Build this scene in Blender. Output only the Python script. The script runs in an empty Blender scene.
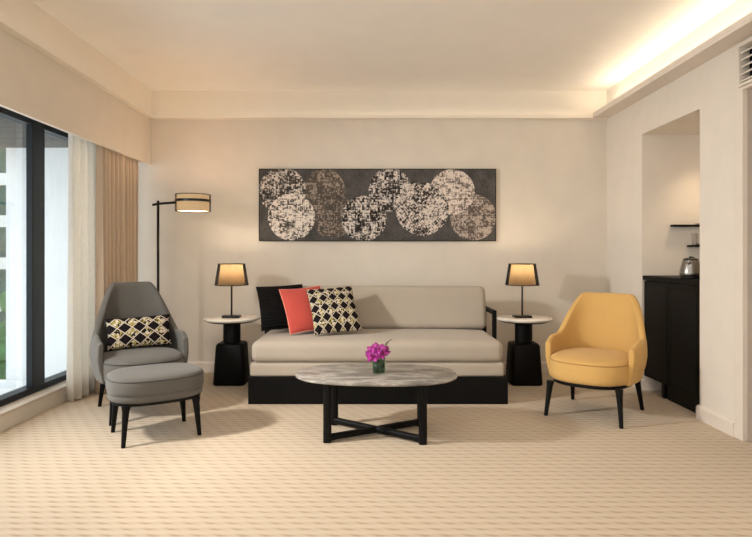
import bpy, bmesh, math, random
from mathutils import Vector, Matrix

random.seed(7)
S = bpy.context.scene
COL = S.collection
PI = math.pi
R = math.radians

# ------------------------------------------------------------------ camera, world, lights, exposure
FPX = 580.0
CAMZ = 1.18
cd = bpy.data.cameras.new('camera')
cam = bpy.data.objects.new('camera', cd)
COL.objects.link(cam)
cam.location = (0, 0, CAMZ)
cam.rotation_euler = (PI / 2, 0, 0)
cd.sensor_fit = 'HORIZONTAL'
cd.sensor_width = 36.0
cd.lens = FPX / 752.0 * 36.0
cd.shift_x = 4.0 / 752.0
cd.shift_y = -14.5 / 752.0
cd.clip_start = 0.05
S.camera = cam

S.view_settings.view_transform = 'Standard'
S.view_settings.look = 'None'
S.view_settings.exposure = 0.30
S.view_settings.gamma = 1.0
S.view_settings.use_curve_mapping = False

w = bpy.data.worlds.new('world')
S.world = w
w.use_nodes = True
wb = w.node_tree.nodes['Background']
wb.inputs[0].default_value = (0.86, 0.94, 1.0, 1)
wb.inputs[1].default_value = 2.3


def lamp(name, kind, loc, energy, color, size=0.1, size_y=None, rot=(0, 0, 0), parent=None, spot=None, spread=None):
    d = bpy.data.lights.new(name, kind)
    d.energy = energy
    d.color = color
    if kind == 'AREA':
        d.shape = 'RECTANGLE' if size_y else 'DISK'
        d.size = size
        if size_y:
            d.size_y = size_y
        if spread:
            d.spread = spread
    else:
        d.shadow_soft_size = size
    if kind == 'SPOT':
        d.spot_size = spot
        d.spot_blend = 1.0
    o = bpy.data.objects.new(name, d)
    o.location = loc
    o.rotation_euler = rot
    COL.objects.link(o)
    if parent:
        o.parent = parent
    return o


WARM = (1.0, 0.76, 0.50)
WARM2 = (1.0, 0.96, 0.90)
# unseen overhead fill, added to brighten the room
lamp('overhead_fill_light', 'AREA', (0.1, 1.5, 2.78), 20, WARM2, 2.6, 2.2)
# broad soft fill added behind the viewpoint to even out walls and ceiling
lamp('rear_fill_light', 'AREA', (0.1, -1.30, 1.55), 27, WARM2, 3.8, 2.0, rot=(PI / 2, 0, 0))
# warm strip in the cove along the right wall
lamp('cove_strip_light', 'AREA', (2.262, 2.1, 2.555), 13, (1.0, 0.86, 0.66), 0.05, 7.0, rot=(PI, 0, 0))
# slim strips behind the lips of the back and left cornices
lamp('cove_strip_light', 'AREA', (0.0, 5.765, 2.545), 0.45, (1.0, 0.86, 0.66), 4.3, 0.03, rot=(PI, 0, 0))
lamp('cove_strip_light', 'AREA', (-2.175, 2.2, 2.545), 0.6, (1.0, 0.86, 0.66), 0.03, 7.0, rot=(PI, 0, 0))
# small key lamp added outside the glass for strobe-like shadows from the left
key = lamp('added_key_light', 'AREA', (-2.80, 2.85, 1.90), 32, (1.0, 0.95, 0.88), 0.26, spread=R(104))
key.rotation_euler = (Vector((-0.2, 3.9, 0.2)) - Vector((-2.80, 2.85, 1.90))).to_track_quat('-Z', 'Y').to_euler()


# ------------------------------------------------------------------ materials
def lin(c):
    def f(v):
        v /= 255.0
        return v / 12.92 if v <= 0.04045 else ((v + 0.055) / 1.055) ** 2.4
    return (f(c[0]), f(c[1]), f(c[2]), 1.0)


class NT:
    def __init__(self, name):
        self.m = bpy.data.materials.new(name)
        self.m.use_nodes = True
        self.t = self.m.node_tree
        self.p = self.t.nodes['Principled BSDF']

    def n(self, typ, **kw):
        nd = self.t.nodes.new(typ)
        for k, v in kw.items():
            setattr(nd, k, v)
        return nd

    def l(self, a, b):
        self.t.links.new(a, b)

    def math(self, op, a, b=None, c=None, clamp=False):
        nd = self.n('ShaderNodeMath', operation=op, use_clamp=clamp)
        for i, v in enumerate((a, b, c)):
            if v is None:
                continue
            if isinstance(v, (int, float)):
                nd.inputs[i].default_value = v
            else:
                self.l(v, nd.inputs[i])
        return nd.outputs[0]

    def mix(self, fac, a, b):
        nd = self.n('ShaderNodeMix', data_type='RGBA')
        for sock, v in ((nd.inputs[0], fac), (nd.inputs[6], a), (nd.inputs[7], b)):
            if isinstance(v, (int, float, tuple)):
                sock.default_value = v
            else:
                self.l(v, sock)
        return nd.outputs[2]

    def coords(self, kind='Object'):
        return self.n('ShaderNodeTexCoord').outputs[kind]

    def noise(self, scale, detail=3, vec=None, rough=0.5):
        nd = self.n('ShaderNodeTexNoise')
        nd.inputs['Scale'].default_value = scale
        nd.inputs['Detail'].default_value = detail
        nd.inputs['Roughness'].default_value = rough
        self.l(vec if vec is not None else self.coords(), nd.inputs['Vector'])
        return nd.outputs['Fac']

    def ramp(self, fac, stops, interp='LINEAR'):
        nd = self.n('ShaderNodeValToRGB')
        nd.color_ramp.interpolation = interp
        el = nd.color_ramp.elements
        while len(el) < len(stops):
            el.new(0.5)
        for e, (pos, c) in zip(el, stops):
            e.position = pos
            e.color = c
        self.l(fac, nd.inputs[0])
        return nd.outputs[0]

    def bump(self, h, strength=0.2, dist=0.005):
        nd = self.n('ShaderNodeBump')
        nd.inputs['Strength'].default_value = strength
        nd.inputs['Distance'].default_value = dist
        self.l(h, nd.inputs['Height'])
        self.l(nd.outputs[0], self.p.inputs['Normal'])

    def base(self, c):
        if isinstance(c, tuple):
            self.p.inputs['Base Color'].default_value = c
        else:
            self.l(c, self.p.inputs['Base Color'])

    def set(self, **kw):
        for k, v in kw.items():
            self.p.inputs[k.replace('_', ' ')].default_value = v
        return self


def plain(name, c, rough=0.6, var=0.08, scale=12, metal=0.0, bump=0.0, bscale=200, spec=0.5):
    m = NT(name)
    a = lin(c)
    dark = tuple(v * (1 - var) for v in a[:3]) + (1,)
    lite = tuple(min(1, v * (1 + var)) for v in a[:3]) + (1,)
    m.base(m.ramp(m.noise(scale), [(0.3, dark), (0.7, lite)]))
    m.set(Roughness=rough, Metallic=metal)
    m.p.inputs['Specular IOR Level'].default_value = spec
    if bump:
        m.bump(m.noise(bscale, 2), bump, 0.002)
    return m.m


def fabric(name, c, var=0.12, weave=420, bump=0.35, sheen=0.15, rough=0.9):
    m = NT(name)
    a = lin(c)
    dark = tuple(v * (1 - var) for v in a[:3]) + (1,)
    lite = tuple(min(1, v * (1 + var)) for v in a[:3]) + (1,)
    co = m.coords()
    n1 = m.noise(weave, 2, co)
    n2 = m.noise(5, 3, co)
    f = m.math('ADD', m.math('MULTIPLY', n1, 0.6), m.math('MULTIPLY', n2, 0.4))
    m.base(m.ramp(f, [(0.32, dark), (0.68, lite)]))
    m.set(Roughness=rough)
    m.p.inputs['Specular IOR Level'].default_value = 0.2
    m.p.inputs['Sheen Weight'].default_value = sheen
    m.bump(n1, bump, 0.0015)
    return m.m


M = {}
M['wall'] = plain('wall_plaster', (226, 217, 205), 0.85, 0.02, 6, bump=0.05, bscale=120, spec=0.2)
M['wallwarm'] = plain('wallcovering_beige', (220, 211, 198), 0.85, 0.025, 5, bump=0.06, bscale=160, spec=0.2)
M['ceil'] = plain('ceiling_paint', (243, 237, 229), 0.9, 0.015, 4, spec=0.2)
M['band'] = plain('cornice_paint', (240, 231, 218), 0.9, 0.015, 4, spec=0.2)
M['trim'] = plain('trim_paint', (225, 214, 202), 0.55, 0.02, 8)
M['sill'] = plain('sill_stone', (205, 192, 176), 0.5, 0.06, 14)
M['taupe'] = plain('taupe_door_paint', (160, 146, 132), 0.6, 0.03, 8)
M['frame'] = plain('anthracite_aluminium', (20, 27, 34), 0.45, 0.06, 20, metal=0.0, spec=0.3)
M['black'] = plain('black_stained_wood', (7, 7, 7), 0.5, 0.2, 30, spec=0.16)
M['blackm'] = plain('black_metal', (20, 19, 19), 0.38, 0.1, 40, metal=0.4)
M['cab'] = plain('black_cabinet_lacquer', (7, 8, 8), 0.5, 0.15, 20, spec=0.12)
M['white'] = plain('white_render', (232, 236, 236), 0.8, 0.03, 6)
M['sofa'] = fabric('sofa_linen', (174, 163, 149), 0.06)
M['grey'] = fabric('grey_wool', (94, 91, 86), 0.12)
M['greyd'] = fabric('grey_wool_piping', (62, 60, 58), 0.1)
M['yellow'] = fabric('mustard_yellow_fabric', (208, 167, 101), 0.05, sheen=0.1)
M['yellowd'] = fabric('mustard_piping', (176, 134, 76), 0.05)
M['coral'] = fabric('coral_linen', (184, 76, 66), 0.1)
M['pink'] = fabric('pale_pink_piping', (226, 140, 120), 0.05)
M['steel'] = plain('brushed_steel', (150, 148, 144), 0.3, 0.05, 60, metal=1.0)
M['whitemarble'] = plain('white_marble', (228, 222, 214), 0.25, 0.05, 9)
M['leaf'] = plain('green_leaf', (14, 38, 22), 0.4, 0.2, 30)
M['orchid'] = plain('magenta_petal', (152, 36, 128), 0.6, 0.45, 45)
M['orchidlip'] = plain('dark_magenta_lip', (112, 12, 70), 0.5, 0.2, 60)
M['slat'] = plain('dark_timber_slats', (62, 57, 46), 0.6, 0.2, 10)
M['vent'] = plain('vent_paint', (222, 212, 200), 0.5, 0.02, 10)
M['facade'] = plain('facade_white', (176, 180, 176), 0.7, 0.05, 1)
M['greenglass'] = plain('green_glazing', (22, 62, 48), 0.35, 0.5, 0.8)
M['foliage'] = plain('foliage', (60, 96, 52), 0.7, 0.4, 3)


def mat_carpet():
    m = NT('carpet_beige_ribbed')
    co = m.coords('Object')
    sx = m.n('ShaderNodeSeparateXYZ')
    m.l(co, sx.inputs[0])
    x, y = sx.outputs[0], sx.outputs[1]
    row = m.math('FLOOR', m.math('DIVIDE', y, 0.055))
    # short lens-shaped dashes, each row shifted against the one before
    ph = m.math('ADD', m.math('MULTIPLY', x, 2 * PI / 0.095), m.math('MULTIPLY', row, 2.4))
    wob = m.math('MULTIPLY', m.math('SINE', ph), 0.55)
    a = m.math('ADD', m.math('MULTIPLY', y, 2 * PI / 0.055), wob)
    rib = m.math('MULTIPLY_ADD', m.math('SINE', a), 0.5, 0.5)
    lens = m.math('MULTIPLY_ADD', m.math('SINE', m.math('ADD', ph, 0.8)), 0.25, 0.65)
    f = m.math('MULTIPLY', m.math('POWER', rib, 1.6), lens)
    nz = m.noise(160, 3, co)
    nb = m.noise(1.3, 3, co)
    f2 = m.math('ADD', f, m.math('MULTIPLY', m.math('SUBTRACT', nz, 0.5), 0.7))
    f3 = m.math('ADD', f2, m.math('MULTIPLY', m.math('SUBTRACT', nb, 0.5), 0.3))
    m.base(m.ramp(f3, [(0.0, lin((206, 189, 167))), (0.45, lin((196, 178, 154))), (1.0, lin((172, 149, 124)))]))
    m.set(Roughness=0.95)
    m.p.inputs['Specular IOR Level'].default_value = 0.1
    m.p.inputs['Sheen Weight'].default_value = 0.1
    h = m.math('ADD', m.math('MULTIPLY', f, -0.8), m.math('MULTIPLY', nz, 0.6))
    m.bump(h, 0.5, 0.006)
    return m.m


def mat_marble():
    m = NT('grey_marble')
    co = m.coords('Object')
    mp = m.n('ShaderNodeMapping')
    mp.inputs['Rotation'].default_value = (0, 0, 0.5)
    mp.inputs['Scale'].default_value = (1.0, 2.2, 1.0)
    m.l(co, mp.inputs[0])
    n1 = m.noise(3.2, 7, mp.outputs[0], 0.62)
    vein = m.math('ABSOLUTE', m.math('SUBTRACT', n1, 0.5))
    n2 = m.noise(9, 6, mp.outputs[0], 0.65)
    basec = m.ramp(n2, [(0.3, lin((98, 94, 89))), (0.7, lin((134, 128, 121)))])
    vf = m.ramp(vein, [(0.0, (1, 1, 1, 1)), (0.03, (0.5, 0.5, 0.5, 1)), (0.09, (0, 0, 0, 1))])
    m.base(m.mix(vf, basec, lin((176, 170, 162))))
    m.set(Roughness=0.38)
    return m.m


def mat_pattern(name, p, p2, off=(0.0, 0.0), yel=(152, 140, 74), cream=(204, 192, 172)):
    """black diamonds in a cream and yellow-green lattice; drawn in the cushion's own XY"""
    m = NT(name)
    co = m.coords('Object')
    sx = m.n('ShaderNodeSeparateXYZ')
    m.l(co, sx.inputs[0])
    fx = m.math('SUBTRACT', m.math('FRACT', m.math('ADD', m.math('DIVIDE', sx.outputs[0], p), off[0])), 0.5)
    fy = m.math('SUBTRACT', m.math('FRACT', m.math('ADD', m.math('DIVIDE', sx.outputs[1], p2), off[1])), 0.5)
    ax, ay = m.math('ABSOLUTE', fx), m.math('ABSOLUTE', fy)
    d = m.math('ADD', ax, ay)
    blk = lin((24, 18, 20))
    col = m.ramp(d, [(0.0, blk), (0.45, lin(cream)), (0.54, blk), (0.58, lin(yel)), (0.90, lin(cream))], 'CONSTANT')
    # small dark stitches between the diamonds
    vo = m.n('ShaderNodeTexVoronoi')
    vo.inputs['Scale'].default_value = 7.0 / p
    m.l(co, vo.inputs['Vector'])
    sep = m.n('ShaderNodeSeparateColor')
    m.l(vo.outputs['Color'], sep.inputs[0])
    fleck = m.ramp(sep.outputs[0], [(0.0, blk), (0.30, lin(yel)), (0.62, lin(cream))], 'CONSTANT')
    st = m.math('MULTIPLY', m.math('GREATER_THAN', d, 0.58), m.math('LESS_THAN', d, 0.90))
    m.base(m.mix(st, col, fleck))
    m.set(Roughness=0.9)
    m.p.inputs['Specular IOR Level'].default_value = 0.15
    m.bump(m.noise(400, 2, co), 0.3, 0.0015)
    return m.m


def mat_ruched():
    m = NT('black_ruched_velvet')
    co = m.coords('Object')
    wv = m.n('ShaderNodeTexWave', bands_direction='Y')
    wv.inputs['Scale'].default_value = 12
    wv.inputs['Distortion'].default_value = 3.0
    wv.inputs['Detail'].default_value = 2
    m.l(co, wv.inputs['Vector'])
    m.base(m.ramp(wv.outputs['Fac'], [(0.0, lin((7, 7, 8))), (1.0, lin((20, 19, 20)))]))
    m.set(Roughness=0.7)
    m.p.inputs['Specular IOR Level'].default_value = 0.1
    m.bump(wv.outputs['Fac'], 0.8, 0.012)
    return m.m


def mat_art():
    """dark weathered panel with overlapping mottled discs of brick-like flecks; object X, Z"""
    m = NT('abstract_disc_print')
    co = m.coords('Object')
    sx = m.n('ShaderNodeSeparateXYZ')
    m.l(co, sx.inputs[0])
    X, Z = sx.outputs[0], sx.outputs[2]
    nb = m.noise(7, 6, co, 0.7)
    nf = m.noise(60, 4, co, 0.7)
    ground = m.ramp(m.math('ADD', m.math('MULTIPLY', nb, 0.5), m.math('MULTIPLY', nf, 0.5)), [(0.35, lin((52, 51, 50))), (0.65, lin((100, 96, 93)))])

    def cells(ang, sxx, szz, seed):
        ca, sa = math.cos(ang), math.sin(ang)
        u = m.math('ADD', m.math('MULTIPLY', X, ca), m.math('MULTIPLY', Z, sa))
        v = m.math('ADD', m.math('MULTIPLY', X, -sa), m.math('MULTIPLY', Z, ca))
        cu = m.math('FLOOR', m.math('DIVIDE', u, sxx))
        cv = m.math('FLOOR', m.math('DIVIDE', v, szz))
        cb = m.n('ShaderNodeCombineXYZ')
        m.l(cu, cb.inputs[0])
        m.l(cv, cb.inputs[1])
        cb.inputs[2].default_value = seed
        wn = m.n('ShaderNodeTexWhiteNoise', noise_dimensions='3D')
        m.l(cb.outputs[0], wn.inputs['Vector'])
        # thin gaps between the flecks
        lu = m.math('LESS_THAN', m.math('FRACT', m.math('DIVIDE', u, sxx)), 0.16)
        lv = m.math('LESS_THAN', m.math('FRACT', m.math('DIVIDE', v, szz)), 0.20)
        return m.math('SUBTRACT', wn.outputs['Value'], m.math('MULTIPLY', m.math('MAXIMUM', lu, lv), 0.22))

    col = ground
    A = 100.4
    cx0, cz0 = 377.5, 205.0
    discs = [  # px centre, radius px, light colour, dark colour, angle, coverage of light
        (324, 190, 21, (159, 145, 133), (85, 77, 70), 0.0, 0.55),
        (333, 216, 22, (151, 137, 124), (79, 72, 67), 0.0, 0.50),
        (282.5, 191, 23.5, (215, 205, 195), (61, 56, 54), 0.0, 0.55),
        (291.5, 217, 23.5, (227, 216, 206), (71, 66, 63), 0.0, 0.74),
        (390, 190, 21.5, (215, 205, 197), (48, 44, 43), 0.0, 0.60),
        (364, 218.5, 22.5, (215, 205, 195), (43, 38, 37), 0.0, 0.58),
        (473, 217.5, 23, (179, 165, 154), (89, 81, 76), 0.0, 0.62),
        (452, 192, 22.5, (222, 209, 199), (103, 90, 83), 0.0, 0.76),
        (422, 209, 26.5, (217, 205, 195), (55, 50, 48), 0.72, 0.66),
    ]
    for i, (px, py, r, lc, dc, ang, cov) in enumerate(discs):
        dx = m.math('SUBTRACT', X, (px - cx0) / A)
        dz = m.math('SUBTRACT', Z, -(py - cz0) / A)
        dist = m.math('SQRT', m.math('ADD', m.math('MULTIPLY', dx, dx), m.math('MULTIPLY', dz, dz)))
        dist = m.math('ADD', dist, m.math('MULTIPLY', m.math('SUBTRACT', nf, 0.5), 0.02))
        mask = m.math('LESS_THAN', dist, r / A)
        c1 = cells(ang, 0.022, 0.013, i * 3 + 1)
        c2 = cells(ang, 0.008, 0.026, i * 3 + 2)
        c3 = cells(ang, 0.075, 0.055, i * 3 + 3)
        v = m.math('ADD', m.math('ADD', m.math('MULTIPLY', c1, 0.34), m.math('MULTIPLY', c2, 0.26)), m.math('ADD', m.math('MULTIPLY', c3, 0.24), m.math('MULTIPLY', nb, 0.16)))
        th = 0.5 - (cov - 0.5) * 0.62
        fl = m.math('MULTIPLY', m.math('SUBTRACT', v, th - 0.05), 5.0, clamp=True)
        dcol = m.mix(fl, lin(dc), lin(lc))
        col = m.mix(mask, col, dcol)
    m.base(col)
    m.set(Roughness=0.8)
    m.p.inputs['Specular IOR Level'].default_value = 0.15
    return m.m


def mat_glass(name, tint=(1, 1, 1, 1), refl=0.06, rough=0.0):
    m = NT(name)
    t = m.t
    tr = m.n('ShaderNodeBsdfTransparent')
    tr.inputs[0].default_value = tint
    gl = m.n('ShaderNodeBsdfGlossy')
    gl.inputs['Roughness'].default_value = rough
    fr = m.n('ShaderNodeFresnel')
    fr.inputs[0].default_value = 1.3
    mx = m.n('ShaderNodeMixShader')
    m.l(m.math('MULTIPLY', fr.outputs[0], 0.3), mx.inputs[0])
    m.l(tr.outputs[0], mx.inputs[1])
    m.l(gl.outputs[0], mx.inputs[2])
    m.l(mx.outputs[0], t.nodes['Material Output'].inputs[0])
    return m.m


def mat_cloth_translucent(name, c, trans=0.35, transp=0.0, var=0.05, scale=30):
    m = NT(name)
    a = lin(c)
    dark = tuple(v * (1 - var) for v in a[:3]) + (1,)
    colr = m.ramp(m.noise(scale), [(0.3, dark), (0.7, a)])
    df = m.n('ShaderNodeBsdfDiffuse')
    tl = m.n('ShaderNodeBsdfTranslucent')
    tp = m.n('ShaderNodeBsdfTransparent')
    m.l(colr, df.inputs[0])
    m.l(colr, tl.inputs[0])
    a1 = m.n('ShaderNodeMixShader')
    a1.inputs[0].default_value = trans
    m.l(df.outputs[0], a1.inputs[1])
    m.l(tl.outputs[0], a1.inputs[2])
    a2 = m.n('ShaderNodeMixShader')
    a2.inputs[0].default_value = transp
    m.l(a1.outputs[0], a2.inputs[1])
    m.l(tp.outputs[0], a2.inputs[2])
    m.l(a2.outputs[0], m.t.nodes['Material Output'].inputs[0])
    return m.m


def mat_liner(name, c, strength):
    m = NT(name)
    m.base(m.ramp(m.noise(90), [(0.3, lin(tuple(v * 0.95 for v in c))), (0.7, lin(c))]))
    m.set(Roughness=0.9)
    m.p.inputs['Emission Color'].default_value = lin(c)
    m.p.inputs['Emission Strength'].default_value = strength
    return m.m


M['carpet'] = mat_carpet()
M['marble'] = mat_marble()
M['patsofa'] = mat_pattern('diamond_weave_square', 0.081, 0.094, (0.5, 0.5))
M['patlumb'] = mat_pattern('diamond_weave_lumbar', 0.104, 0.088, (0.5, 0.15))
M['ruched'] = mat_ruched()
M['art'] = mat_art()
M['glass'] = mat_glass('window_glass')
M['vaseglass'] = mat_glass('vase_glass', (0.85, 0.95, 0.88, 1))
M['sheer'] = mat_cloth_translucent('sheer_voile', (253, 249, 241), 0.36, 0.08)
M['drape'] = mat_cloth_translucent('drape_sand', (212, 192, 170), 0.06, 0.0)
M['organza'] = mat_cloth_translucent('black_organza', (12, 10, 9), 0.3, 0.28)
M['liner'] = mat_cloth_translucent('shade_liner', (216, 186, 146), 0.5, 0.0)
M['liner2'] = mat_liner('floor_shade_glow', (255, 214, 160), 0.7)
M['bulb'] = mat_liner('bulb_glow', (255, 226, 180), 4.0)


# ------------------------------------------------------------------ mesh helpers
def link(name, bm, mat, parent=None, smooth=False, bevel=0.0, seg=2, subsurf=0, angle=40):
    me = bpy.data.meshes.new(name)
    bmesh.ops.recalc_face_normals(bm, faces=bm.faces[:])
    bm.to_mesh(me)
    bm.free()
    if mat:
        me.materials.append(mat)
    o = bpy.data.objects.new(name, me)
    COL.objects.link(o)
    if parent:
        o.parent = parent
    if smooth or bevel:
        for p in me.polygons:
            p.use_smooth = True
    if bevel:
        b = o.modifiers.new('bevel', 'BEVEL')
        b.width = bevel
        b.segments = seg
        b.limit_method = 'ANGLE'
        b.angle_limit = R(angle)
        b.harden_normals = True
    if subsurf:
        s = o.modifiers.new('sub', 'SUBSURF')
        s.levels = subsurf
        s.render_levels = subsurf
    return o


def tag(o, label=None, cat=None, group=None, kind=None):
    if label:
        o['label'] = label
    if cat:
        o['category'] = cat
    if group:
        o['group'] = group
    if kind:
        o['kind'] = kind
    return o


def thing(name, label, cat, loc=(0, 0, 0), rz=0.0, group=None):
    o = bpy.data.objects.new(name, None)
    o.empty_display_size = 0.05
    COL.objects.link(o)
    o.location = loc
    o.rotation_euler = (0, 0, rz)
    return tag(o, label, cat, group)


def box(bm, lo, hi):
    x0, y0, z0 = lo
    x1, y1, z1 = hi
    vs = [bm.verts.new(p) for p in ((x0, y0, z0), (x1, y0, z0), (x1, y1, z0), (x0, y1, z0), (x0, y0, z1), (x1, y0, z1), (x1, y1, z1), (x0, y1, z1))]
    for f in ((0, 3, 2, 1), (4, 5, 6, 7), (0, 1, 5, 4), (1, 2, 6, 5), (2, 3, 7, 6), (3, 0, 4, 7)):
        bm.faces.new([vs[i] for i in f])
    return bm


def boxes(*bs):
    bm = bmesh.new()
    for lo, hi in bs:
        box(bm, lo, hi)
    return bm


def loft(bm, rings, cap0=True, cap1=True, closed=True):
    """rings: lists of points, equal length"""
    vr = [[bm.verts.new(p) for p in r] for r in rings]
    n = len(vr[0])
    for a, b in zip(vr, vr[1:]):
        for i in range(n if closed else n - 1):
            j = (i + 1) % n
            bm.faces.new((a[i], a[j], b[j], b[i]))
    if cap0:
        bm.faces.new(vr[0][::-1])
    if cap1:
        bm.faces.new(vr[-1])
    return bm


def circ(r, z, n=32, cx=0, cy=0):
    return [(cx + r * math.cos(2 * PI * i / n), cy + r * math.sin(2 * PI * i / n), z) for i in range(n)]


def lathe(prof, n=32, cx=0, cy=0, cap0=True, cap1=True):
    bm = bmesh.new()
    return loft(bm, [circ(max(r, 1e-4), z, n, cx, cy) for r, z in prof], cap0, cap1)


def superell(a, b, n, e, z=0, cx=0, cy=0):
    out = []
    for i in range(n):
        t = 2 * PI * i / n
        c, s = math.cos(t), math.sin(t)
        out.append((cx + a * math.copysign(abs(c) ** (2 / e), c), cy + b * math.copysign(abs(s) ** (2 / e), s), z))
    return out


def tube(bm, pts, rad, n=10, closed=False):
    pts = [Vector(p) for p in pts]
    rads = rad if isinstance(rad, (list, tuple)) else [rad] * len(pts)
    rings = []
    up = Vector((0, 0, 1))
    N = len(pts)
    prev = None
    for i, p in enumerate(pts):
        if closed:
            d = pts[(i + 1) % N] - pts[i - 1]
        else:
            d = pts[min(i + 1, N - 1)] - pts[max(i - 1, 0)]
        d.normalize()
        if prev is None:
            a = d.cross(up if abs(d.z) < 0.95 else Vector((1, 0, 0))).normalized()
        else:
            a = (prev - d * prev.dot(d)).normalized()
        prev = a
        b = d.cross(a)
        rings.append([p + (a * math.cos(2 * PI * k / n) + b * math.sin(2 * PI * k / n)) * rads[i] for k in range(n)])
    if closed:
        rings.append(rings[0])
        loft(bm, rings, False, False)
        bmesh.ops.remove_doubles(bm, verts=bm.verts[:], dist=1e-6)
    else:
        loft(bm, rings)
    return bm


def rbox(sx, sy, sz, r, crown=0.0, n=14, loc=(0, 0, 0), sag=0.0):
    """upholstered block: rounded box, crowned top; centre bottom at loc"""
    bm = bmesh.new()
    hx, hy, hz = sx / 2, sy / 2, sz / 2

    def axis(h, n_):
        inner = h - r
        pts = []
        for k in range(5):
            pts.append(-h + r * (1 - math.cos(k / 4 * PI / 2)) if False else -h + r * k / 4)
        for k in range(1, n_):
            pts.append(-inner + 2 * inner * k / n_)
        for k in range(5):
            pts.append(h - r * (4 - k) / 4)
        return pts
    axs = [axis(hx, n), axis(hy, n), axis(hz, 4)]
    cache = {}

    def V(p):
        q = Vector(p)
        c = Vector((max(-hx + r, min(hx - r, q.x)), max(-hy + r, min(hy - r, q.y)), max(-hz + r, min(hz - r, q.z))))
        d = q - c
        if d.length > 1e-9:
            # map the cube corner region to a sphere
            mx = max(abs(d.x), abs(d.y), abs(d.z))
            d = d.normalized() * mx
            q = c + d
        u, v, w_ = q.x / hx, q.y / hy, q.z / hz
        cr = crown * (1 - u ** 4) * (1 - v ** 4)
        q.z += cr * (1 if w_ > 0 else 0) * max(0, w_)
        k = tuple(round(t, 6) for t in p)
        if k not in cache:
            cache[k] = bm.verts.new((q.x + loc[0], q.y + loc[1], q.z + hz + loc[2]))
        return cache[k]
    for ax in range(3):
        a, b = [i for i in range(3) if i != ax]
        for side in (0, -1):
            for i in range(len(axs[a]) - 1):
                for j in range(len(axs[b]) - 1):
                    q = []
                    for (ii, jj) in ((i, j), (i + 1, j), (i + 1, j + 1), (i, j + 1)):
                        p = [0, 0, 0]
                        p[ax] = axs[ax][side]
                        p[a] = axs[a][ii]
                        p[b] = axs[b][jj]
                        q.append(V(p))
                    try:
                        bm.faces.new(q)
                    except ValueError:
                        pass
    return bm


def pillow(wd, ht, th, pull=0.06, n=18):
    """cushion in its own XY plane, seam all round, front towards +Z"""
    bm = bmesh.new()
    g = {}
    for s in (1, -1):
        for i in range(n + 1):
            for j in range(n + 1):
                u, v = 2 * i / n - 1, 2 * j / n - 1
                uu, vv = math.sin(u * PI / 2), math.sin(v * PI / 2)
                x = wd / 2 * uu * (1 - pull * (1 - vv * vv))
                y = ht / 2 * vv * (1 - pull * (1 - uu * uu))
                e = max(0.0, (1 - uu * uu) * (1 - vv * vv))
                z = s * th / 2 * e ** 0.42
                edge = i in (0, n) or j in (0, n)
                if edge:
                    if (i, j, 0) not in g:
                        g[(i, j, 0)] = bm.verts.new((x, y, 0))
                    g[(i, j, s)] = g[(i, j, 0)]
                else:
                    g[(i, j, s)] = bm.verts.new((x, y, z))
        for i in range(n):
            for j in range(n):
                q = [g[(i, j, s)], g[(i + 1, j, s)], g[(i + 1, j + 1, s)], g[(i, j + 1, s)]]
                bm.faces.new(q if s > 0 else q[::-1])
    return bm


def pillow_edge(wd, ht, pull=0.06, n=14):
    pts = []
    def P(uu, vv):
        return (wd / 2 * uu * (1 - pull * (1 - vv * vv)), ht / 2 * vv * (1 - pull * (1 - uu * uu)), 0)
    for k in range(n):
        pts.append(P(-1 + 2 * k / n, -1))
    for k in range(n):
        pts.append(P(1, -1 + 2 * k / n))
    for k in range(n):
        pts.append(P(1 - 2 * k / n, 1))
    for k in range(n):
        pts.append(P(-1, 1 - 2 * k / n))
    return pts


def struct(name, bm, mat, **kw):
    return tag(link(name, bm, mat, **kw), kind='structure')


# ------------------------------------------------------------------ room shell
YB = 5.80       # back wall
YF = -1.40      # wall behind the viewpoint
XR = 2.345      # right wall
XP = -2.21      # pelmet face
XS = -2.46      # sill wall face
XW = -2.56      # window frame face
ZS = 2.525      # soffit
ZC = 2.81       # ceiling
NY0, NY1, NZ = 4.15, 5.04, 2.22   # niche opening
DY0, DY1 = 2.74, 3.655             # door opening
XN = 2.93                         # niche back

struct('floor', boxes(((-2.62, YF, -0.05), (XN, YB, 0.0))), M['carpet'])
struct('ceiling', boxes(((-2.75, YF - 0.1, ZC), (XN + 0.1, YB + 0.1, ZC + 0.1))), M['ceil'])
struct('wall_back', boxes(((-2.62, YB, 0), (XN + 0.1, YB + 0.1, ZC))), M['wallwarm'])
struct('wall_front', boxes(((-2.75, YF - 0.1, 0), (XN + 0.1, YF, ZC))), M['wallwarm'])
struct('wall_right', boxes(
    ((XR, NY1, 0), (XN + 0.1, YB, ZC)),            # beyond the niche
    ((XN, NY0, 0), (XN + 0.1, NY1, ZC)),           # niche back
    ((XR, NY0, NZ), (XN, NY1, ZC)),                # over the niche
    ((XR, DY1 + 0.085, 0), (XN + 0.1, NY0, ZC)),    # pier between niche and door
    ((XR + 0.06, DY0 - 0.085, 2.2), (XN, DY1 + 0.085, ZC)), ((XR, DY0 - 0.085, 2.512), (XR + 0.06, DY1 + 0.085, ZC)), ((XR, DY0 - 0.085, 2.2355), (XR + 0.06, DY0 - 0.036, 2.512)), ((XR, DY1 + 0.036, 2.2355), (XR + 0.06, DY1 + 0.085, 2.512)),
    ((XR, YF, 0), (XN + 0.1, DY0 - 0.085, ZC)),
), M['wall'])
# pelmet: deep boxed bulkhead over the window, with its curtain pocket
struct('wall_left', boxes(
    ((XP - 0.03, YF, 2.07), (XP, YB, ZC)),
    ((-2.75, YF, 2.34), (XP - 0.03, YB, 2.40)),
    ((-2.75, YF, -0.1), (XS, YB, 0.105)),
), M['wallwarm'])
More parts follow.
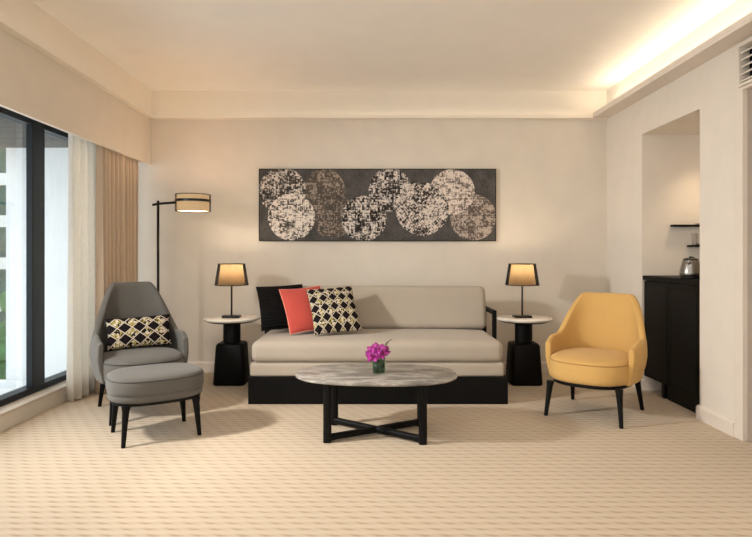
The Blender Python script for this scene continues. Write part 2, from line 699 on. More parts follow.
# cornice bands
struct('trim_1', boxes(((XP, YB - 0.012, ZS), (XR, YB, ZC)), ((XP, YB - 0.06, ZS), (XR, YB - 0.012, ZS + 0.012)), ((XP, YB - 0.06, ZS + 0.012), (XR, YB - 0.054, ZS + 0.03))), M['band'])
struct('trim_2', boxes(((XP, YF, ZS), (XP + 0.012, YB - 0.012, ZC)), ((XP + 0.012, YF, ZS), (XP + 0.06, YB - 0.06, ZS + 0.012)), ((XP + 0.054, YF, ZS + 0.012), (XP + 0.06, YB - 0.06, ZS + 0.03))), M['band'])
# cove trough along the right wall
struct('trim_3', boxes(((2.186, YF, ZS), (XR, YB - 0.06, ZS + 0.018)), ((2.186, YF, ZS + 0.018), (2.206, YB - 0.06, 2.578))), M['trim'], bevel=0.003)


def baseboard(name, pts, nx, ny):
    """skirting with a chamfered top; pts: (x,y) ends on the wall, (nx,ny) outward"""
    bm = bmesh.new()
    prof = ((0, 0), (0.018, 0), (0.018, 0.085), (0.010, 0.098), (0, 0.104))
    rings = [[(x + nx * d, y + ny * d, z) for d, z in prof] for x, y in pts]
    loft(bm, rings)
    return struct(name, bm, M['trim'])


baseboard('baseboard_back', [(-2.44, YB), (XR, YB)], 0, -1)
bm = bmesh.new()
prof = ((0, 0), (0.018, 0), (0.018, 0.085), (0.010, 0.098), (0, 0.104))
# right wall skirting: back corner to niche, round into the niche, then the pier
loft(bm, [[(XR - d, YB - 0.018, z) for d, z in prof], [(XR - d, NY1 - d, z) for d, z in prof], [(XN, NY1 - d, z) for d, z in prof]])
loft(bm, [[(XN, NY0 + d, z) for d, z in prof], [(XR - d, NY0 + d, z) for d, z in prof], [(XR - d, DY1 + 0.085, z) for d, z in prof]])
loft(bm, [[(XR - d, DY0 - 0.085, z) for d, z in prof], [(XR - d, YF, z) for d, z in prof]])
struct('baseboard_right', bm, M['trim'])

# window sill (stone ledge on the low wall)
struct('trim_4', boxes(((-2.75, YF, 0.105), (XS + 0.012, YB, 0.125))), M['sill'], bevel=0.004)

# sliding window
win = thing('window_1', None, None)
tag(win, kind='structure')
fr = boxes(
    ((XW - 0.10, YF, 0.125), (XW, YB, 0.172)),          # bottom rail
    ((XW - 0.10, YF, 2.155), (XW, YB, 2.34)),           # head
    ((XW - 0.10, YB - 0.10, 0.172), (XW, YB, 2.155)),   # end jamb
    ((XW - 0.10, YF, 0.172), (XW, YF + 0.1, 2.155)),
)
link('window_frame', fr, M['frame'], win, bevel=0.004)
link('mullion', boxes(((XW - 0.05, 4.375, 0.172), (XW, 4.54, 2.155))), M['frame'], win, bevel=0.004)
link('mullion', boxes(((XW - 0.05, 1.35, 0.172), (XW, 1.51, 2.155))), M['frame'], win, bevel=0.004)
for y0, y1 in ((YF + 0.1, 1.36), (1.5, 4.385), (4.53, YB - 0.09)):
    link('pane', boxes(((XW - 0.040, y0, 0.165), (XW - 0.034, y1, 2.165))), M['glass'], win)

# balcony outside
struct('balcony_floor', boxes(((-3.95, YF, -0.25), (-2.75, 6.0, -0.12))), M['white'])
struct('balcony_wall', boxes(((-3.785, 6.0, -0.25), (-2.62, 6.2, 2.6))), M['white'])
bm = bmesh.new()
for k in range(46):
    y = YF + 0.16 * k
    box(bm, (-3.95, y, 2.27), (-2.66, y + 0.148, 2.30))
box(bm, (-3.95, YF, 2.30), (-2.66, 6.0, 2.36))
struct('balcony_ceiling', bm, M['slat'])

# tower across the street, with its glazing bands
bl = thing('apartment_tower', 'white tower with green glazed floors beyond the balcony', 'building', (-17, 23, -9))
link('floor_slabs', boxes(*[((-5, -1, 1.6 * k), (3.6, 4, 1.6 * k + 0.45)) for k in range(14)]), M['facade'], bl)
link('glazing', boxes(((-4.9, -0.85, 0), (3.5, 3.9, 22.2))), M['greenglass'], bl)
bm = bmesh.new()
for k in range(160):
    p = Vector((random.gauss(0, 1), random.gauss(0, 0.6), random.gauss(0, 0.8)))
    bmesh.ops.create_icosphere(bm, subdivisions=1, radius=random.uniform(0.25, 0.5), matrix=Matrix.Translation(p))
tr = thing('tree', 'green tree below the balcony in front of the tower', 'tree', (-10.9, 16.8, -7))
link('crown', bm, M['foliage'], tr).location = (-0.35, 0, 4.6)
link('trunk', lathe([(0.18, 0), (0.12, 4.2)], 10, -0.6), M['slat'], tr)

# door in the right wall
dr = thing('door_1', None, None)
tag(dr, kind='structure')
link('door_panel', boxes(((XR + 0.02, DY0, 0.004), (XR + 0.06, DY1, 2.215))), M['taupe'], dr, bevel=0.002)
link('door_frame', boxes(
    ((XR - 0.012, DY1, 0), (XR + 0.09, DY1 + 0.085, 2.235)),
    ((XR - 0.012, DY0 - 0.085, 0), (XR + 0.09, DY0, 2.235)),
    ((XR - 0.012, DY0, 2.215), (XR + 0.09, DY1, 2.235)),
), M['trim'], dr, bevel=0.004)
dh = link('door_handle', tube(bmesh.new(), [(XR + 0.02, DY0 + 0.08, 1.0), (XR - 0.03, DY0 + 0.08, 1.0), (XR - 0.03, DY0 + 0.2, 1.0)], 0.009), M['steel'], dr, smooth=True)
vt = thing('air_vent', 'white louvred air grille over the taupe door', 'air vent', (XR + 0.004, (DY0 + DY1) / 2, 2.2365))
HY = (DY1 - DY0) / 2 + 0.035
link('vent_frame', boxes(((-0.025, -HY + 0.001, 0), (0.05, -HY + 0.014, 0.272)), ((-0.025, HY - 0.014, 0), (0.05, HY - 0.001, 0.272)), ((-0.025, -HY + 0.014, 0), (0.05, HY - 0.014, 0.02)), ((-0.025, -HY + 0.014, 0.252), (0.05, HY - 0.014, 0.272))), M['vent'], vt, bevel=0.002)
link('backing', boxes(((0.044, -HY + 0.014, 0.02), (0.05, HY - 0.014, 0.252))), M['black'], vt)
for k in range(5):
    bm = boxes(((-0.024, -HY + 0.0145, -0.005), (0.024, HY - 0.0145, 0.005)))
    s = link('slat', bm, M['vent'], vt, bevel=0.002)
    s.location = (0.008, 0, 0.046 + 0.045 * k)
    s.rotation_euler = (0, R(-28), 0)


# ------------------------------------------------------------------ curtains
def curtain(name, pts_fn, n, z0, z1, mat, parent, pleat=0.10):
    bm = bmesh.new()
    rows = 10
    rings = []
    for r in range(rows + 1):
        f = r / rows
        z = z0 + (z1 - z0) * f
        rings.append([(*pts_fn(i / n, f), z) for i in range(n + 1)])
    loft(bm, rings, False, False, closed=False)
    o = link(name, bm, mat, parent, smooth=True)
    s = o.modifiers.new('solid', 'SOLIDIFY')
    s.thickness = 0.003
    return o


def sheer_pts(t, f):
    y = 4.61 + 0.66 * t
    amp = 0.046 * (1.05 - 0.3 * f)
    x = -2.395 + amp * math.sin(2 * PI * t * 6.2 + 2.6 + 0.9 * math.sin(9 * t)) + 0.006 * math.sin(3 * t + 2 * f)
    return x, y


def drape_pts(t, f):
    y = 4.86 + 0.74 * t
    amp = 0.046 * (1.05 - 0.25 * f)
    ph = 0.9 + PI * t * 9 + 0.9 * math.sin(6 * t) + 0.45 * math.sin(17 * t) + 0.25 * f
    x = -2.286 + amp * (0.85 + 0.15 * math.sin(13 * t + 1)) * math.sin(2 * ph)
    return x, y


cu = thing('sheer_curtain', 'white sheer curtain gathered beside the dark window frame', 'curtain', (0, 0, 0))
curtain('voile', sheer_pts, 150, 0.012, 2.29, M['sheer'], cu)
link('curtain_track', boxes(((-2.40, YF + 0.02, 2.30), (-2.37, YB - 0.01, 2.338))), M['trim'], cu)
cu = thing('drape', 'sand brown pleated drape hanging beside the back wall', 'curtain', (0, 0, 0))
curtain('fabric', drape_pts, 300, 0.012, 2.29, M['drape'], cu)
link('curtain_track', boxes(((-2.307, YF + 0.02, 2.30), (-2.277, YB - 0.01, 2.338))), M['trim'], cu)

# ------------------------------------------------------------------ wall art
art = thing('wall_art', 'wide dark panel print of overlapping mottled discs above the sofa', 'artwork', (0.055, YB - 0.002, 1.668))
link('canvas', boxes(((-1.172, -0.034, -0.352), (1.172, -0.012, 0.352))), M['art'], art)
link('stretcher_frame', boxes(((-1.18, -0.032, -0.36), (-1.172, 0, 0.36)), ((1.172, -0.032, -0.36), (1.18, 0, 0.36)), ((-1.172, -0.032, 0.352), (1.172, 0, 0.36)), ((-1.172, -0.032, -0.36), (1.172, 0, -0.352))), M['black'], art)

# ------------------------------------------------------------------ sofa
sofa = thing('sofa', 'long beige upholstered daybed sofa on a black plinth', 'sofa', (0.047, 4.55, 0))
link('plinth', boxes(((-1.02, 0.0, 0.0), (1.02, 1.12, 0.212))), M['black'], sofa, bevel=0.004)
link('base_cushion', rbox(2.006, 0.99, 0.107, 0.022, 0.0, loc=(-0.005, 0.505, 0.213)), M['sofa'], sofa, smooth=True)
link('mattress', rbox(1.995, 0.86, 0.168, 0.055, 0.02, n=20, loc=(-0.005, 0.44, 0.321)), M['sofa'], sofa, smooth=True)
bk = link('backrest', rbox(1.955, 0.17, 0.39, 0.05, 0.004, n=16, loc=(0, 0, 0)), M['sofa'], sofa, smooth=True)
bk.location = (0.012, 0.725, 0.497)
bk.rotation_euler = (R(-14), 0, 0)
link('back_frame', boxes(((-0.95, 1.02, 0.212), (0.95, 1.08, 0.60))), M['black'], sofa, bevel=0.006)
for sx in (-1, 1):
    ye = 0.47 if sx > 0 else 0.24
    bm = boxes(((-0.018, -0.018, 0.2), (0.018, 0.018, 0.69)), ((-0.018, 0.018, 0.652), (0.018, ye, 0.69)), ((-0.018, ye - 0.04, 0.2), (0.018, ye, 0.652)))
    a = link('arm', bm, M['black'], sofa, bevel=0.005)
    a.location = (1.018, 0.50, 0) if sx > 0 else (-1.005, 0.735, 0)


def scatter(name, label, wd, ht, th, mat, loc, yaw, lean, roll=0.0, piping=None, group=None, pull=0.06):
    """cushion leaning back: its bottom edge sits at loc"""
    o = thing(name, label, 'cushion', loc, 0, group)
    rot = Matrix.Rotation(yaw, 4, 'Z') @ Matrix.Rotation(PI / 2 - lean, 4, 'X') @ Matrix.Rotation(roll, 4, 'Z')
    o.matrix_world = Matrix.Translation(loc) @ rot @ Matrix.Translation((0, ht / 2, 0))
    c = link('cover', pillow(wd, ht, th, pull), mat, o, smooth=True)
    if piping:
        link('piping', tube(bmesh.new(), pillow_edge(wd, ht, pull), 0.005, 8, True), piping, o, smooth=True)
    return o


scatter('throw_cushion', 'black ruched cushion at the left end of the sofa', 0.42, 0.45, 0.13, M['ruched'], (-0.738, 4.97, 0.535), R(16), R(36), R(3), group='sofa cushions')
scatter('throw_cushion', 'coral red cushion between the black and the patterned one', 0.37, 0.45, 0.12, M['coral'], (-0.505, 4.865, 0.53), R(20), R(38), R(5), M['pink'], group='sofa cushions')
scatter('throw_cushion', 'square cushion with black diamonds on cream, right of the coral one', 0.405, 0.455, 0.13, M['patsofa'], (-0.275, 4.775, 0.53), R(12), R(38), R(5), group='sofa cushions')

# ------------------------------------------------------------------ coffee table
ct = thing('coffee_table', 'oval grey marble coffee table on a black crossed base', 'table', (0.028, 3.805, 0), R(-3))
bm = bmesh.new()
E = 2.5
loft(bm, [superell(0.46, 0.27, 72, E, 0.374), superell(0.512, 0.322, 72, E, 0.384), superell(0.525, 0.335, 72, E, 0.391), superell(0.525, 0.335, 72, E, 0.397), superell(0.521, 0.331, 72, E, 0.400)])
link('tabletop', bm, M['marble'], ct, smooth=True).data.polygons
lx, ly = 0.298, 0.19
for sx, sy in ((-1, -1), (1, -1), (1, 1), (-1, 1)):
    bm = bmesh.new()
    loft(bm, [superell(0.026, 0.022, 16, 3, z, sx * lx, sy * ly) for z in (0.0, 0.02, 0.2, 0.374)])
    link('leg', bm, M['black'], ct, bevel=0.004)
bm = bmesh.new()
for a, b, dz in (((-lx, -ly), (lx, ly), 0.0), ((-lx, ly), (lx, -ly), 0.001)):
    va, vb = Vector((*a, 0.030 + dz)), Vector((*b, 0.030 + dz))
    d = (vb - va).normalized()
    nrm = Vector((-d.y, d.x, 0))
    rings = []
    for f in (0.0, 0.08, 0.5, 0.92, 1.0):
        p = va.lerp(vb, f)
        hh = 0.024 if f in (0.0, 1.0) else 0.02
        rings.append([p + nrm * u * 0.021 + Vector((0, 0, v * hh)) for u, v in ((-1, -0.6), (-0.6, -1), (0.6, -1), (1, -0.6), (1, 0.6), (0.6, 1), (-0.6, 1), (-1, 0.6))])
    loft(bm, rings)
link('cross_base', bm, M['black'], ct, bevel=0.004)

# orchid in a glass cube
vz = thing('flower_vase', 'small glass vase lined with a dark green leaf on the coffee table', 'vase', (0.045, 3.80, 0.4005))
bm = lathe([(0.043, 0.0), (0.044, 0.098), (0.041, 0.098), (0.040, 0.006)], 28)
link('glass', bm, M['vaseglass'], vz, smooth=True)
link('leaf_lining', lathe([(0.037, 0.008), (0.038, 0.078), (0.034, 0.078), (0.033, 0.012)], 28), M['leaf'], vz, smooth=True)


def petal(bm, ang, length, width, tilt, curl, mtx):
    rows, cols = 6, 4
    vs = []
    for i in range(rows + 1):
        t = i / rows
        wdt = width * max(0.06, math.sqrt(max(0.0, 1 - (2 * t ** 1.15 - 1) ** 2)))
        row = []
        for j in range(cols + 1):
            s = j / cols * 2 - 1
            x = s * wdt / 2
            y = length * t
            z = curl * t * t - 0.25 * wdt * s * s + tilt * t * length
            p = Matrix.Rotation(ang, 4, 'Z') @ Vector((x, y, z))
            row.append(bm.verts.new(mtx @ p))
        vs.append(row)
    for i in range(rows):
        for j in range(cols):
            bm.faces.new((vs[i][j], vs[i][j + 1], vs[i + 1][j + 1], vs[i + 1][j]))


orc = thing('orchid', 'bunch of magenta orchid blooms in the small glass vase', 'flower', (0.045, 3.80, 0.42))
blooms = [((-0.036, -0.034, 0.098), (68, -20, 0), 1.1), ((0.02, -0.036, 0.115), (60, 18, 40), 1.0), ((-0.012, -0.012, 0.142), (38, -6, 15), 1.0), ((-0.05, 0.012, 0.13), (42, -38, 70), 0.85), ((0.045, 0.0, 0.125), (48, 45, 20), 0.8)]
for k, (p, e, s) in enumerate(blooms):
    mtx = Matrix.Translation(p) @ Matrix.Rotation(R(e[1]), 4, 'Z') @ Matrix.Rotation(R(e[0]), 4, 'X') @ Matrix.Rotation(R(e[2]), 4, 'Z') @ Matrix.Scale(s, 4)
    bm = bmesh.new()
    for q, (an, L, W) in enumerate(((0, 0.046, 0.032), (R(72), 0.05, 0.048), (R(-72), 0.05, 0.048), (R(140), 0.044, 0.030), (R(-140), 0.044, 0.030))):
        petal(bm, an, L, W, 0.22, 0.006, mtx)
    b = link('bloom', bm, M['orchid'], orc, smooth=True)
    b.modifiers.new('solid', 'SOLIDIFY').thickness = 0.0012
    bm = bmesh.new()
    petal(bm, R(180), 0.022, 0.018, 0.9, 0.0, mtx)
    petal(bm, R(90), 0.012, 0.012, 1.2, 0.0, mtx)
    petal(bm, R(-90), 0.012, 0.012, 1.2, 0.0, mtx)
    link('lip', bm, M['orchidlip'], b, smooth=True)
    st = [Vector(p) * 0.97, Vector((p[0] * 0.42, p[1] * 0.42, 0.086)), Vector((p[0] * 0.2, p[1] * 0.2, 0.04)), Vector((0, 0.004 * k - 0.01, 0.004))]
    link('stem', tube(bmesh.new(), [(q.x, q.y, max(q.z, 0.004)) for q in st], 0.0022, 6), M['leaf'], orc, smooth=True)
for (dx, h) in ((0.058, 0.185), (0.082, 0.200)):
    pts = [(0.012, 0.0, 0.03), (0.022, 0.005, 0.09), (dx * 0.7, 0.01, h - 0.02), (dx, 0.01, h), (dx + 0.008, 0.01, h - 0.012)]
    link('grass_blade', tube(bmesh.new(), pts, [0.002, 0.003, 0.003, 0.0025, 0.001], 6), M['leaf'], orc, smooth=True)


# ------------------------------------------------------------------ side tables and lamps
def sq_ring(h, r, z, n=5):
    out = []
    for cx, cy, a0 in ((h - r, h - r, 0), (-h + r, h - r, 90), (-h + r, -h + r, 180), (h - r, -h + r, 270)):
        for k in range(n):
            a = R(a0 + 90 * k / (n - 1))
            out.append((cx + r * math.cos(a), cy + r * math.sin(a), z))
    return out


def side_table(label, x, y):
    t = thing('side_table', label, 'table', (x, y, 0), 0, 'round side tables')
    link('tabletop', lathe([(0.235, 0.572), (0.25, 0.580), (0.255, 0.588), (0.2545, 0.594), (0.251, 0.597)], 64), M['whitemarble'], t, smooth=True)
    link('under_tray', lathe([(0.20, 0.558), (0.236, 0.572)], 64), M['black'], t, bevel=0.002)
    link('column', lathe([(0.078, 0.372), (0.078, 0.558)], 40), M['black'], t, bevel=0.003)
    bm = bmesh.new()
    loft(bm, [sq_ring(0.136, 0.035, 0.0), sq_ring(0.143, 0.035, 0.012), sq_ring(0.124, 0.035, 0.35), sq_ring(0.116, 0.035, 0.366), sq_ring(0.108, 0.035, 0.372)])
    link('pedestal', bm, M['black'], t, smooth=True, bevel=0.003)
    return t


side_table('round white topped side table left of the sofa', -1.285, 5.32)
side_table('round white topped side table right of the sofa', 1.39, 5.32)


def table_lamp(label, x, y, z):
    t = thing('table_lamp', label, 'lamp', (x, y, z), 0, 'table lamps beside the sofa')
    link('base', boxes(((-0.078, -0.055, 0), (0.078, 0.055, 0.022))), M['blackm'], t, bevel=0.004)
    link('stem', lathe([(0.008, 0.022), (0.008, 0.42)], 16), M['blackm'], t, smooth=True)
    zb, zt, rb, rt = 0.300, 0.492, 0.152, 0.122
    sh = link('lamp_shade', lathe([(rb, zb), (rt, zt)], 56, cap0=False, cap1=False), M['organza'], t, smooth=True)
    link('shade_rim', tube(bmesh.new(), circ(rb, zb, 56), 0.004, 6, True), M['blackm'], sh, smooth=True)
    link('shade_rim', tube(bmesh.new(), circ(rt, zt, 56), 0.004, 6, True), M['blackm'], sh, smooth=True)
    link('shade_liner', lathe([(rb * 0.80, zb + 0.004), (rt * 0.80, zt - 0.006)], 48, cap0=False, cap1=False), M['liner'], sh, smooth=True)
    bm = bmesh.new()
    bmesh.ops.create_uvsphere(bm, u_segments=16, v_segments=10, radius=0.028, matrix=Matrix.Translation((0, 0, 0.405)))
    link('bulb', bm, M['bulb'], t, smooth=True)
    lamp('table_lamp_light', 'POINT', (0, 0, 0.440), 5.5, (1.0, 0.80, 0.56), 0.03, parent=t)
    return t


table_lamp('black shaded table lamp on the left side table', -1.285, 5.31, 0.5975)
table_lamp('black shaded table lamp on the right side table', 1.375, 5.31, 0.5975)

# floor lamp
fl = thing('floor_lamp', 'tall black floor lamp with a drum shade behind the grey armchair', 'lamp', (-1.925, 5.22, 0))
link('base', lathe([(0.14, 0), (0.14, 0.014), (0.13, 0.02), (0.02, 0.024)], 40), M['blackm'], fl, bevel=0.002)
link('pole', lathe([(0.0115, 0.022), (0.0115, 1.66)], 16), M['blackm'], fl, smooth=True)
link('arm', tube(bmesh.new(), [(-0.05, 0, 1.622), (0.0, 0, 1.632), (0.17, 0, 1.645)], 0.0115, 10), M['blackm'], fl, smooth=True)
SX = 0.315
sh = link('lamp_shade', lathe([(0.155, 1.565), (0.155, 1.712)], 56, SX, 0, cap0=False, cap1=False), mat_cloth_translucent('smoky_organza', (70, 58, 48), 0.4, 0.45), fl, smooth=True)
link('shade_rim', tube(bmesh.new(), circ(0.155, 1.565, 56, SX), 0.003, 6, True), M['blackm'], sh, smooth=True)
link('shade_rim', tube(bmesh.new(), circ(0.155, 1.712, 56, SX), 0.003, 6, True), M['blackm'], sh, smooth=True)
link('shade_band', lathe([(0.158, 1.645), (0.158, 1.668)], 56, SX, 0, cap0=False, cap1=False), M['blackm'], sh, smooth=True)
link('shade_liner', lathe([(0.140, 1.569), (0.140, 1.708)], 48, SX, 0, cap0=False, cap1=False), M['liner2'], sh, smooth=True)
link('diffuser', lathe([(0.139, 1.570), (0.139, 1.573)], 48, SX, 0), M['bulb'], sh)
lamp('floor_lamp_light', 'POINT', (SX, 0, 1.66), 2.0, WARM2, 0.04, parent=fl)


# ------------------------------------------------------------------ armchairs and ottoman
def smooth(a, b, x):
    t = max(0.0, min(1.0, (x - a) / (b - a)))
    return t * t * (3 - 2 * t)


def chair(name, label, cat, loc, rz, hb, hx_arm, fab, pip, legm, narrow, lean, lo_b, hi_b, front=-0.24, lx=0.245):
    t = thing(name, label, cat, loc, rz)
    # plan of the shell: right half from the back centre round to the arm front
    half = []
    W, D, e = 0.315, 0.325, 0.74
    for k in range(25):
        a = PI / 2 * k / 24
        half.append(Vector((W * math.sin(a) ** e if k else 0.0, 0.03 + (D - 0.03) * (math.cos(a) ** e if k < 24 else 0.0), 0)))
    L1 = 8
    for k in range(1, L1 + 1):
        f = k / L1
        half.append(Vector((W - 0.022 * f * f, 0.03 + (front - 0.03) * f, 0)))
    # arc length
    full = [Vector((-p.x, p.y, 0)) for p in half[::-1]] + half[1:]
    acc = [0.0]
    for p, q in zip(full, full[1:]):
        acc.append(acc[-1] + (q - p).length)
    tot = acc[-1]
    NS = 72
    pts = []
    j = 0
    for k in range(NS + 1):
        s = tot * k / NS
        while j < len(acc) - 2 and acc[j + 1] < s:
            j += 1
        f = (s - acc[j]) / (acc[j + 1] - acc[j])
        pts.append(full[j].lerp(full[j + 1], f))
    zb = 0.262
    rings = []
    for k in range(NS + 1):
        u = abs(2 * k / NS - 1)
        p = pts[k]
        tan = (pts[min(k + 1, NS)] - pts[max(k - 1, 0)]).normalized()
        nrm = Vector((tan.y, -tan.x, 0))
        if nrm.dot(p - Vector((0, 0.0, 0))) < 0:
            nrm = -nrm
        top = hx_arm + (hb - hx_arm) * (1 - smooth(lo_b, hi_b, u)) - 0.035 * smooth(0.8, 1.0, u)
        th = 0.021 + 0.010 * (1 - smooth(0.3, 0.7, u))

        def place(off, z):
            q = p + nrm * off
            zz = max(0.0, z - 0.46)
            nf = 1 - narrow * zz * smooth(0.0, 0.15, zz) * (1 - 0.5 * smooth(0.62, 0.9, u))
            bot = 1 - 0.10 * (1 - smooth(zb, 0.42, z))
            y = q.y
            if y > 0:
                y = q.y * bot
            return Vector((q.x * nf * bot, y + lean * zz * (1 - smooth(0.3, 0.75, u)), z))
        r = th
        sec = []
        for z in (zb, zb + 0.03, 0.36, 0.43):
            sec.append(place(r, z))
        for f in (0.25, 0.5, 0.75, 1.0):
            sec.append(place(r, 0.43 + (top - r - 0.43) * f))
        for a in (30, 60, 90, 120, 150):
            sec.append(place(r * math.cos(R(a)), top - r + r * math.sin(R(a))))
        for f in (1.0, 0.75, 0.5, 0.25):
            sec.append(place(-r, 0.43 + (top - r - 0.43) * f))
        for z in (0.43, 0.36, zb + 0.03, zb):
            sec.append(place(-r, z))
        rings.append(sec)
    bm = bmesh.new()
    loft(bm, rings)
    sh = link('shell', bm, fab, t, smooth=True, bevel=0.012, seg=3, angle=60)
    # piping on the outer rim
    # seat cushion
    def dplan(s, z, fr=-0.355, wd=0.292):
        out = []
        for i in range(56):
            a = 2 * PI * i / 56
            c, sn = math.cos(a), math.sin(a)
            x = wd * math.copysign(abs(c) ** (2 / 2.7), c)
            y = math.copysign(abs(sn) ** (2 / 2.7), sn)
            y = y * 0.27 if y > 0 else y * -fr
            out.append((x * s, y * s, z))
        return out
    bm = bmesh.new()
    loft(bm, [dplan(0.90, 0.266), dplan(0.955, 0.272), dplan(0.985, 0.29), dplan(1.0, 0.32), dplan(1.0, 0.385), dplan(0.99, 0.41), dplan(0.965, 0.424), dplan(0.9, 0.436), dplan(0.75, 0.448), dplan(0.5, 0.456), dplan(0.2, 0.459)])
    sc = link('seat', bm, fab, t, smooth=True)
    bm = bmesh.new()
    tube(bm, dplan(0.992, 0.409), 0.0045, 6, True)
    link('piping', bm, pip, sc, smooth=True)
    # base ring and legs
    bm = bmesh.new()
    loft(bm, [dplan(0.84, 0.240), dplan(0.92, 0.244), dplan(0.92, 0.265)])
    link('base_frame', bm, legm, t, bevel=0.003)
    for sx, sy in ((-1, -1), (1, -1), (1, 1), (-1, 1)):
        bx, by = sx * lx, sy * 0.295
        tx, ty = sx * (lx - 0.023), sy * (0.262 if sy < 0 else 0.225)
        bm = bmesh.new()
        rr = []
        for f, ra in ((0, 0.0125), (0.5, 0.0165), (0.85, 0.021), (1.0, 0.026)):
            rr.append(superell(ra, ra, 14, 3.2, 0.252 * f, bx + (tx - bx) * f, by + (ty - by) * f))
        loft(bm, rr)
        link('leg', bm, legm, t, smooth=True, bevel=0.002)
    return t


chair('armchair', 'grey high backed armchair with a patterned lumbar cushion by the drape', 'armchair', (-1.745, 4.37, 0), R(32), 0.955, 0.585, M['grey'], M['greyd'], M['black'], 0.58, 0.13, 0.27, 0.62, -0.17)
chair('armchair', 'mustard yellow armchair with curved back beside the black cabinet', 'armchair', (1.658, 4.315, 0), R(-37.5), 0.872, 0.560, M['yellow'], M['yellowd'], M['black'], 0.36, 0.09, 0.30, 0.66, -0.17, 0.262)

o = scatter('lumbar_cushion', 'oblong cushion with black diamonds on the grey armchair', 0.47, 0.24, 0.12, M['patlumb'], (0, 0, 0), 0, 0, piping=M['black'])
ca = Matrix.Translation((-1.725, 4.37, 0)) @ Matrix.Rotation(R(32), 4, 'Z')
o.matrix_world = ca @ Matrix.Translation((-0.005, 0.085, 0.466)) @ Matrix.Rotation(R(-4), 4, 'Z') @ Matrix.Rotation(PI / 2 - R(20), 4, 'X') @ Matrix.Rotation(R(2), 4, 'Z') @ Matrix.Translation((0, 0.12, 0))

ot = thing('ottoman', 'grey oval ottoman on black legs in front of the grey armchair', 'ottoman', (-1.42, 3.81, 0), R(33))


def oplan(s, z):
    return superell(0.297 * s, 0.238 * s, 64, 2.8, z)


bm = bmesh.new()
loft(bm, [oplan(0.93, 0.262), oplan(0.965, 0.268), oplan(0.975, 0.285), oplan(0.975, 0.300), oplan(0.968, 0.305)])
link('upholstered_base', bm, M['grey'], ot, smooth=True)
bm = bmesh.new()
loft(bm, [oplan(0.955, 0.304), oplan(0.985, 0.310), oplan(1.0, 0.33), oplan(1.0, 0.375), oplan(0.992, 0.395), oplan(0.965, 0.409), oplan(0.9, 0.419), oplan(0.7, 0.428), oplan(0.4, 0.433), oplan(0.1, 0.434)])
cs = link('cushion', bm, M['grey'], ot, smooth=True)
link('piping', tube(bmesh.new(), oplan(0.985, 0.394), 0.0045, 6, True), M['greyd'], cs, smooth=True)
bm = bmesh.new()
loft(bm, [oplan(0.86, 0.240), oplan(0.93, 0.244), oplan(0.93, 0.262)])
link('base_frame', bm, M['black'], ot, bevel=0.003)
for sx, sy in ((-1, -1), (1, -1), (1, 1), (-1, 1)):
    bx, by = sx * 0.232, sy * 0.185
    tx, ty = sx * 0.212, sy * 0.165
    bm = bmesh.new()
    loft(bm, [superell(ra, ra, 14, 3.2, 0.25 * f, bx + (tx - bx) * f, by + (ty - by) * f) for f, ra in ((0, 0.0125), (0.5, 0.0165), (0.85, 0.021), (1.0, 0.028))])
    link('leg', bm, M['black'], ot, smooth=True, bevel=0.002)

# ------------------------------------------------------------------ minibar niche
cb = thing('minibar_cabinet', 'black two door cabinet standing in the wall niche', 'cabinet', (XR + 0.004, (NY0 + NY1) / 2, 0))
hw = (NY1 - NY0) / 2 - 0.004
link('body', boxes(((0.022, -hw + 0.012, 0.125), (0.555, hw - 0.02, 0.955))), M['cab'], cb, bevel=0.002)
link('worktop', boxes(((0.0, -hw, 0.955), (0.56, hw, 0.994))), M['cab'], cb, bevel=0.003)
for s in (-1, 1):
    y0, y1 = (-hw + 0.014, -0.002) if s < 0 else (0.002, hw - 0.022)
    d = link('door', boxes(((0.004, y0, 0.13), (0.021, y1, 0.95))), M['cab'], cb, bevel=0.002)
    link('door_inset', boxes(((0.0025, y0 + 0.04, 0.17), (0.005, y1 - 0.04, 0.91))), M['black'], d, bevel=0.001)
link('plinth', boxes(((0.05, -hw + 0.02, 0), (0.54, 0.12, 0.125))), M['black'], cb)  # black box added to stand in for the shadow under the cabinet
for x, y in ((0.06, 0.16), (0.5, hw - 0.1)):
    link('foot', boxes(((x - 0.025, y - 0.025, 0), (x + 0.025, y + 0.025, 0.125))), M['black'], cb, bevel=0.003)

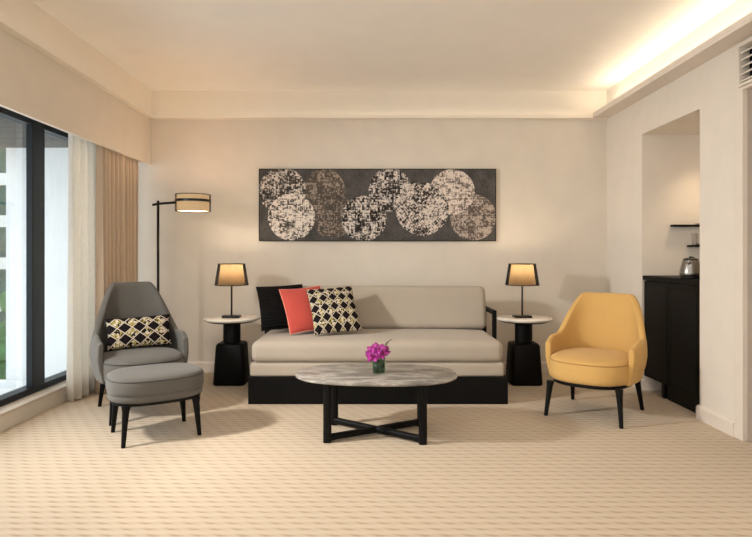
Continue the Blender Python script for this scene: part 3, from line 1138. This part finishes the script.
kt = thing('kettle', 'brushed steel kettle on the black cabinet in the niche', 'kettle', (2.43, 4.42, 0.9945), R(50))
link('base', lathe([(0.078, 0), (0.080, 0.012), (0.072, 0.020)], 40), M['blackm'], kt, smooth=True)
link('body', lathe([(0.074, 0.020), (0.079, 0.028), (0.078, 0.05), (0.068, 0.10), (0.058, 0.135), (0.054, 0.142)], 40), M['steel'], kt, smooth=True)
ld = link('lid', lathe([(0.055, 0.142), (0.050, 0.150), (0.02, 0.156)], 32), M['blackm'], kt, smooth=True)
link('lid_knob', lathe([(0.012, 0.155), (0.012, 0.165), (0.005, 0.168)], 16), M['blackm'], ld, smooth=True)
link('handle', tube(bmesh.new(), [(0.05, 0, 0.146), (0.085, 0, 0.155), (0.115, 0, 0.135), (0.12, 0, 0.09), (0.105, 0, 0.05), (0.078, 0, 0.04)], 0.010, 10), M['blackm'], kt, smooth=True)
link('spout', tube(bmesh.new(), [(-0.050, 0, 0.112), (-0.062, 0, 0.124), (-0.070, 0, 0.134)], [0.018, 0.014, 0.010], 12), M['steel'], kt, smooth=True)
link('water_gauge', boxes(((-0.030, -0.079, 0.05), (-0.020, -0.062, 0.105))), M['blackm'], kt, bevel=0.002)

for lab, x0, z, gap in (('thin black shelf higher up on the niche wall', 2.59, 1.415, 0), ('short black shelf lower down above the kettle', 2.735, 1.240, 0)):
    sf = thing('wall_shelf', lab, 'shelf', (x0, NY1 - 0.001, z), 0, 'niche shelves')
    link('board', boxes(((0, -0.06, 0), (XN - x0 - 0.002, 0, 0.018))), M['black'], sf, bevel=0.002)
    link('bracket', boxes(((2.81 - x0, -0.058, 0.018), (2.83 - x0, 0, 0.03))), M['steel'], sf)
gl = thing('drinking_glass', 'clear tumbler on the lower niche shelf', 'glass', (2.785, 5.005, 1.2585))
link('bowl', lathe([(0.022, 0), (0.026, 0.10), (0.024, 0.10), (0.020, 0.006)], 28), M['glass'], gl, smooth=True)
# small downlight in the niche head
dl = thing('niche_downlight', 'small round downlight in the head of the niche', 'lamp', (2.80, 4.74, NZ))
link('ring', lathe([(0.045, -0.004), (0.045, 0.0)], 28), M['trim'], dl, smooth=True)
link('lens', lathe([(0.030, -0.006), (0.030, -0.004)], 28), M['bulb'], dl)
lamp('niche_light', 'SPOT', (0, 0, -0.02), 20, WARM, 0.05, parent=dl, spot=R(98))
